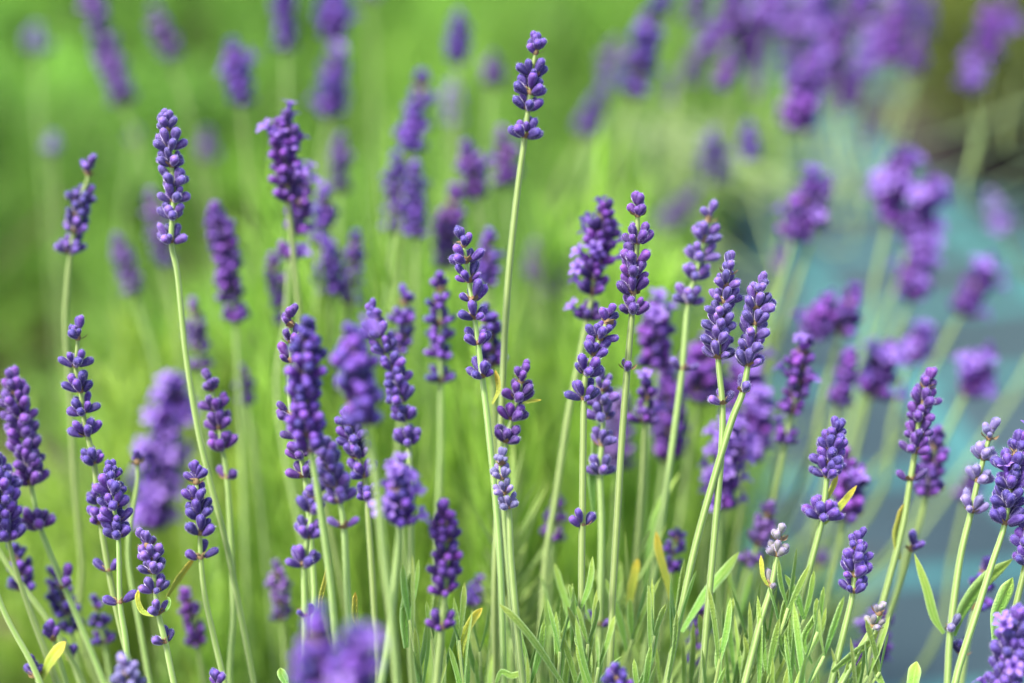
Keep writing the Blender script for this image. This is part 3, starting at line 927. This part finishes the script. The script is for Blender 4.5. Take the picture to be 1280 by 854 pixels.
L('young greenish white lavender spike with a lone bud pair beneath', 0, [(976, 656), (971, 695), (964, 735), (950, 780), (930, 858)], [676, 694, 734], n=8, w=.8, m='green', single=(734,),
  leaves=[([(964, 738), (954, 722), (952, 708), (951, 694)], 6, LEAFY)])
L('slate violet narrow lavender head beside the greenish young spike', 7, [(964, 628), (956, 655), (944, 690), (934, 712), (915, 790)], [646, 664, 682, 706], n=9, m='mauve')
L('woolly whitish lavender shoot tip against grey membrane', 0, [(1104, 753), (1098, 768), (1090, 786), (1070, 820), (1050, 858)], [768, 784], n=6, w=.7, m='green')
L('violet lavender head with spaced whorls in the crowded clump of stems', 2,
  [(430, 512), (440, 545), (450, 575), (456, 600), (459, 626), (464, 700), (470, 800)], [535, 553, 572, 596, 625], n=10, w=1.0)
L('bluish lavender head beside the violet one in the crowded clump', -3.5, [(405, 552), (414, 590), (424, 625), (430, 662), (434, 740), (440, 830)], [572, 590, 608, 628, 660], m='dusty', n=10, single=(660,))
L('loose lavender stalk with three pairs of buds stepping down a pale stem', -3, [(396, 600), (390, 640), (385, 672), (380, 705), (381, 768), (379, 858)], [622, 640, 672, 707, 770], n=8, loose=True, single=(770,))
L('pale lilac open lavender head, washed out by blur', -6, [(498, 588), (498, 625), (500, 655), (494, 720), (486, 800)], [615, 635, 654], n=12, w=1.05, fl=.3)
L('soft square lavender head with rusty centre and sparse whorl under it', -5, [(554, 632), (558, 690), (556, 742), (552, 785), (545, 858)], [656, 676, 698, 720, 742, 786], m='plum', n=11, w=1.0)
L('huge blurred lavender head rising from the frame bottom in front of the clump', -17, [(398, 772), (398, 820), (404, 900), (410, 960)], end=905, n=13, w=1.2, fl=0, foot=(-.02, .66, .12))
L('huge blurred lavender head with paler rim touching its twin at the frame bottom', -19, [(446, 790), (444, 840), (440, 910), (436, 970)], end=915, n=13, w=1.25, fl=.03, foot=(0, .66, .12))
L('slim greyed lavender head, blurred, low among the stems', 8, [(346, 700), (349, 740), (353, 776), (358, 840)], end=776, n=9, m='mauve', w=.9)
L('small blurred purple tip beside thick pale stems', 8, [(598, 722), (596, 745), (594, 765), (592, 820)], end=762, n=9)
L('blurred slanting lavender head low over green shade', 7, [(231, 734), (239, 770), (248, 812), (256, 858)], end=812, n=10, w=.95, m='plum')
L('blurred blue lavender spike of gapped whorls among green leaves', 6, [(848, 662), (844, 685), (840, 716), (828, 780)], [676, 692, 714], n=8, w=.85)
L('blurred dark lavender spike low between two leaning stems', 6, [(880, 754), (873, 795), (867, 835), (860, 880)], end=832, n=8, w=.8)
L('faint purple lavender head in the shadow behind thick stems', 8, [(698, 618), (694, 650), (690, 682), (688, 740)], end=682, n=9, w=.85, m='plum')
L('bright violet lavender head in bloom behind two crossing stems', 7, [(916, 520), (908, 570), (902, 630), (898, 700)], end=630, n=12, w=1.15, fl=.3, m='plum')
L('violet lavender head in bloom beside the crossing stems, farther out of focus', 10, [(950, 505), (942, 540), (934, 575), (926, 640)], end=572, n=12, w=1.3, fl=.25, m='plum')
L('bluish lavender tip just above the frame bottom between leaves', -4.5, [(769, 834), (771, 850), (774, 890)], [850, 866], n=9, w=.8)
L('dusky blooming lavender head low against the membrane with a pale petal', 7, [(1110, 768), (1092, 805), (1078, 850), (1068, 890)], end=852, n=12, w=1.1, fl=.15, m='plum')

L('lavender stem slanting in from beyond the frame edge beneath the dense half cut head', 1, [(-60, 560), (-30, 640), (0, 752), (38, 826), (62, 880)], end=640, n=10)
L('pale lavender stem crossing the others beside the frame edge, head out of sight', 3, [(-70, 520), (-40, 610), (6, 700), (70, 790), (112, 870)], end=600, n=10)
L('slender bare topped lavender stem crossing behind the blocky head', 4, [(168, 560), (172, 600), (160, 690), (176, 790), (190, 870)], [580], n=6, w=.7)
L('soft small lavender spike low between the leaning stems near the yellow leaf', 6, [(118, 742), (124, 775), (132, 812), (142, 870)], end=808, n=9, w=.85)

# blurred spikes behind, kept as groups of look-alikes
def many(label, group, rows, **kw):
    for r in rows:
        b, pts, end = r[:3]
        k = dict(kw); k.update(r[3] if len(r) > 3 else {})
        L(label, b, pts, end=end, group=group, **k)


L('full violet lavender head above the green bed with a bent pale stem', 5.5, [(357, 146), (356, 180), (359, 220), (361, 256), (366, 310), (372, 370), (376, 410)],
  [164, 180, 197, 214, 232, 252], n=11, m='plum', fl=.12, w=1.12)
L('violet lavender head in bloom right behind the bent pale stem', 8, [(378, 222), (372, 270), (362, 325), (358, 400)], [240, 256, 272, 290, 324], n=10, m='plum', fl=.15, w=1.1)
L('long tapering violet lavender head with a separate lower whorl over the bed', 9.5, [(266, 258), (276, 300), (286, 345), (294, 404), (300, 500), (304, 600)],
  [282, 297, 312, 328, 344, 360, 376, 402], n=11, m='plum', w=1.25)
MID = 'blurred purple lavender spike standing in the green bed behind the sharp stalks'
many(MID, 'blurred spikes of the green bed', [
    (11, [(243, 374), (246, 415), (250, 462)], 460, dict(m='mauve')), (11, [(340, 318), (347, 365), (353, 410)], 405, dict(m='mauve')),
    (12, [(408, 238), (404, 275), (402, 310)], 308, dict(w=1.25)), (12, [(412, 310), (411, 345), (412, 384)], 382, dict(w=1.3)),
    (12, [(446, 292), (441, 338), (436, 382)], 380), (15, [(146, 294), (158, 332), (170, 375)], 372, dict(m='mauve')),
    (16, [(188, 240), (198, 290), (208, 345)], 342, dict(m='mauve')), (17, [(426, 168), (425, 200), (424, 240)], 238, dict(m='mauve')),
    (14, [(496, 194), (495, 245), (492, 298)], 296, dict(w=1.05)), (13, [(520, 206), (520, 258), (520, 312)], 310, dict(w=1.05)),
    (15, [(528, 95), (525, 128), (520, 162)], 160, dict(w=1.25)), (14, [(514, 147), (512, 172), (508, 202)], 200, dict(w=1.35)),
    (14, [(568, 240), (561, 288), (555, 338)], 336, dict(w=1.3, m='plum')), (10, [(612, 288), (610, 330), (607, 374)], 372),
    (14, [(582, 184), (591, 215), (597, 262)], 260, dict(w=1.25, m='plum', fl=.1)), (17, [(630, 165), (632, 200), (634, 248)], 246, dict(w=1.25, m='plum')),
    (11, [(300, 455), (306, 480), (310, 510)], 505, dict(m='mauve', w=.8))], n=10, w=1.0)
many('hazy violet lavender spike high in the green bed, far out of focus', 'hazy spikes at the back of the green bed', [
    (20, [(420, 66), (418, 105), (412, 148)], 146, dict(w=1.5, fl=.1)), (20, [(417, -14), (416, 20), (414, 57)], 55, dict(w=1.6, fl=.1)),
    (20, [(355, -30), (357, 15), (358, 65)], 62, dict(w=1.2)), (18, [(292, 60), (298, 95), (302, 138)], 136, dict(w=1.4, fl=.1)),
    (20, [(574, 20), (573, 58), (572, 96)], 94, dict(w=1.2)), (22, [(566, 104), (565, 130), (564, 160)], 158, dict(m='grey')),
    (22, [(616, 74), (615, 95), (614, 118)], 116, dict(m='plum')), (24, [(754, 112), (738, 148), (724, 182)], 180, dict(w=1.3)),
    (20, [(818, 14), (806, 55), (792, 126)], 124, dict(w=1.6)), (26, [(770, 55), (762, 80), (756, 105)], 102, dict(m='mauve', w=1.3)),
    (22, [(192, 12), (204, 42), (216, 84)], 82, dict(w=1.3, m='mauve')), (20, [(112, -14), (132, 60), (156, 136)], 134, dict(w=1.4, m='mauve')),
    (25, [(44, 44), (45, 62), (46, 78)], 74, dict(m='grey', w=1.6)), (24, [(258, 166), (260, 190), (263, 216)], 214, dict(m='mauve')),
    (22, [(66, 172), (66, 188), (67, 206)], 200, dict(m='grey')), (20, [(670, 306), (672, 335), (676, 372)], 366, dict(m='mauve')),
    (20, [(694, 330), (692, 350), (690, 374)], 370, dict(m='mauve')), (24, [(870, 238), (845, 265), (820, 295)], 290, dict(w=1.3, m='mauve')),
    (25, [(170, 168), (168, 182), (166, 196)], 190, dict(m='mauve')), (25, [(460, -20), (461, -4), (462, 12)], 8, dict(m='mauve'))], n=10, w=1.2)
many('violet blooming lavender head leaning over the grey membrane, blurred', 'blooming heads leaning over the membrane', [
    (12, [(1068, 366), (1058, 395), (1048, 425), (1030, 490)], 422, dict(w=1.5)), (12, [(1034, 376), (1022, 405), (1010, 435), (995, 500)], 432, dict(w=1.3)),
    (11, [(1064, 440), (1055, 475), (1046, 515), (1035, 580)], 512, dict(w=1.1)), (13, [(1110, 442), (1098, 470), (1086, 500), (1070, 560)], 498, dict(w=1.6, fl=.4)),
    (15, [(1148, 420), (1140, 442), (1132, 464), (1115, 530)], 460, dict(w=1.3, fl=.5)), (14, [(1236, 443), (1218, 474), (1200, 506), (1165, 580)], 500, dict(w=1.5, fl=.3)),
    (17, [(1238, 328), (1218, 362), (1200, 394), (1160, 470)], 390, dict(w=1.4, fl=.2)), (17, [(1126, 196), (1116, 240), (1108, 288), (1094, 350)], 284, dict(w=1.5, fl=.3)),
    (17, [(1162, 232), (1150, 270), (1136, 310), (1112, 380)], 306, dict(w=1.5, fl=.3)), (17, [(1156, 300), (1146, 342), (1134, 384), (1100, 460)], 380, dict(w=1.5, fl=.2)),
    (14, [(1010, 235), (1002, 265), (992, 300), (975, 360)], 298, dict(w=1.5, fl=.2)), (14, [(1034, 222), (1026, 255), (1016, 295), (985, 390), (955, 480), (930, 570)], 290, dict(w=1.1, m='mauve')),
    (20, [(980, 312), (977, 330), (974, 348), (965, 400)], 346, dict(w=1.2)), (22, [(1238, 246), (1246, 268), (1256, 296), (1270, 330)], 292, dict(m='grey', w=1.3)),
    (10, [(832, 470), (838, 520), (830, 580), (822, 660)], 575, dict(w=1.4)), (11, [(880, 430), (876, 470), (872, 505), (860, 580)], 500, dict(w=1.6)),
    (11, [(940, 440), (930, 480), (920, 520), (905, 590)], 516, dict(w=1.5)), (12, [(775, 500), (770, 550), (772, 600), (770, 660)], 590, dict(w=1.4, m='mauve')),
    (14, [(1216, 590), (1210, 615), (1204, 640), (1190, 700)], 632, dict(w=1.2)), (14, [(1028, 690), (1024, 705), (1018, 722), (1005, 770)], 716)],
    n=11, m='plum', fl=.08, foot=(.10, .98, .12))
far_rows = []
FR = random.Random(5)
for (x, y, b, wd) in [(893, 210, 26, 1.8), (938, 186, 27, 1.7), (872, 8, 30, 1.8), (912, 22, 30, 2.0), (934, 55, 29, 2.0), (868, 84, 29, 1.6), (908, 98, 28, 1.6),
                   (962, 12, 30, 2.0), (990, 40, 30, 2.0), (1003, 130, 26, 2.7), (1022, 28, 29, 2.2), (1046, 62, 29, 2.0), (1050, 100, 29, 1.8), (1072, 20, 30, 2.0),
                   (1096, 58, 28, 2.0), (1118, 52, 28, 2.3), (1132, 14, 30, 1.8), (1158, 25, 31, 1.5), (1236, 44, 27, 2.0), (1262, 30, 30, 1.6), (1216, 98, 28, 1.5),
                   (985, 82, 31, 1.6), (950, 78, 31, 1.6), (1030, -14, 30, 2.0), (1085, -12, 30, 2.0), (1145, 78, 30, 1.5), (890, 60, 31, 1.6), (1010, 68, 31, 1.8),
                   (1078, 172, 28, 1.2), (830, 4, 30, 1.8), (1066, 120, 30, 1.8), (760, 100, 28, 1.2), (838, 110, 29, 1.2),
                   (948, 110, 30, 1.4), (1035, 88, 28, 1.7), (1078, 88, 29, 1.5), (920, -8, 30, 1.8), (1040, 128, 29, 1.3)]:
    h = 29 * min(1.35, wd / 1.7)
    sl = FR.uniform(-.25, .1)
    far_rows.append((b - 5 + FR.uniform(-2, 2), [(x - sl * h, y - h), (x, y), (x + sl * h, y + h), (x + sl * 3 * h, y + 2.6 * h)], y + .75 * h, dict(w=wd * FR.uniform(.58, .76), fl=FR.choice((0.0, .1, .25)), m=FR.choice(('plum', 'plum', 'blue')))))
for k, r in enumerate(far_rows):
    r[3]['foot'] = (.14, 2.6, .12) if r[1][1][0] < 1120 else (.90, 2.58, .2)
many('rich violet lavender head crowding the far bush beyond the membrane, heavily blurred', 'heads of the far blooming bush', far_rows, n=13, step=6.4, stem_r=.5)
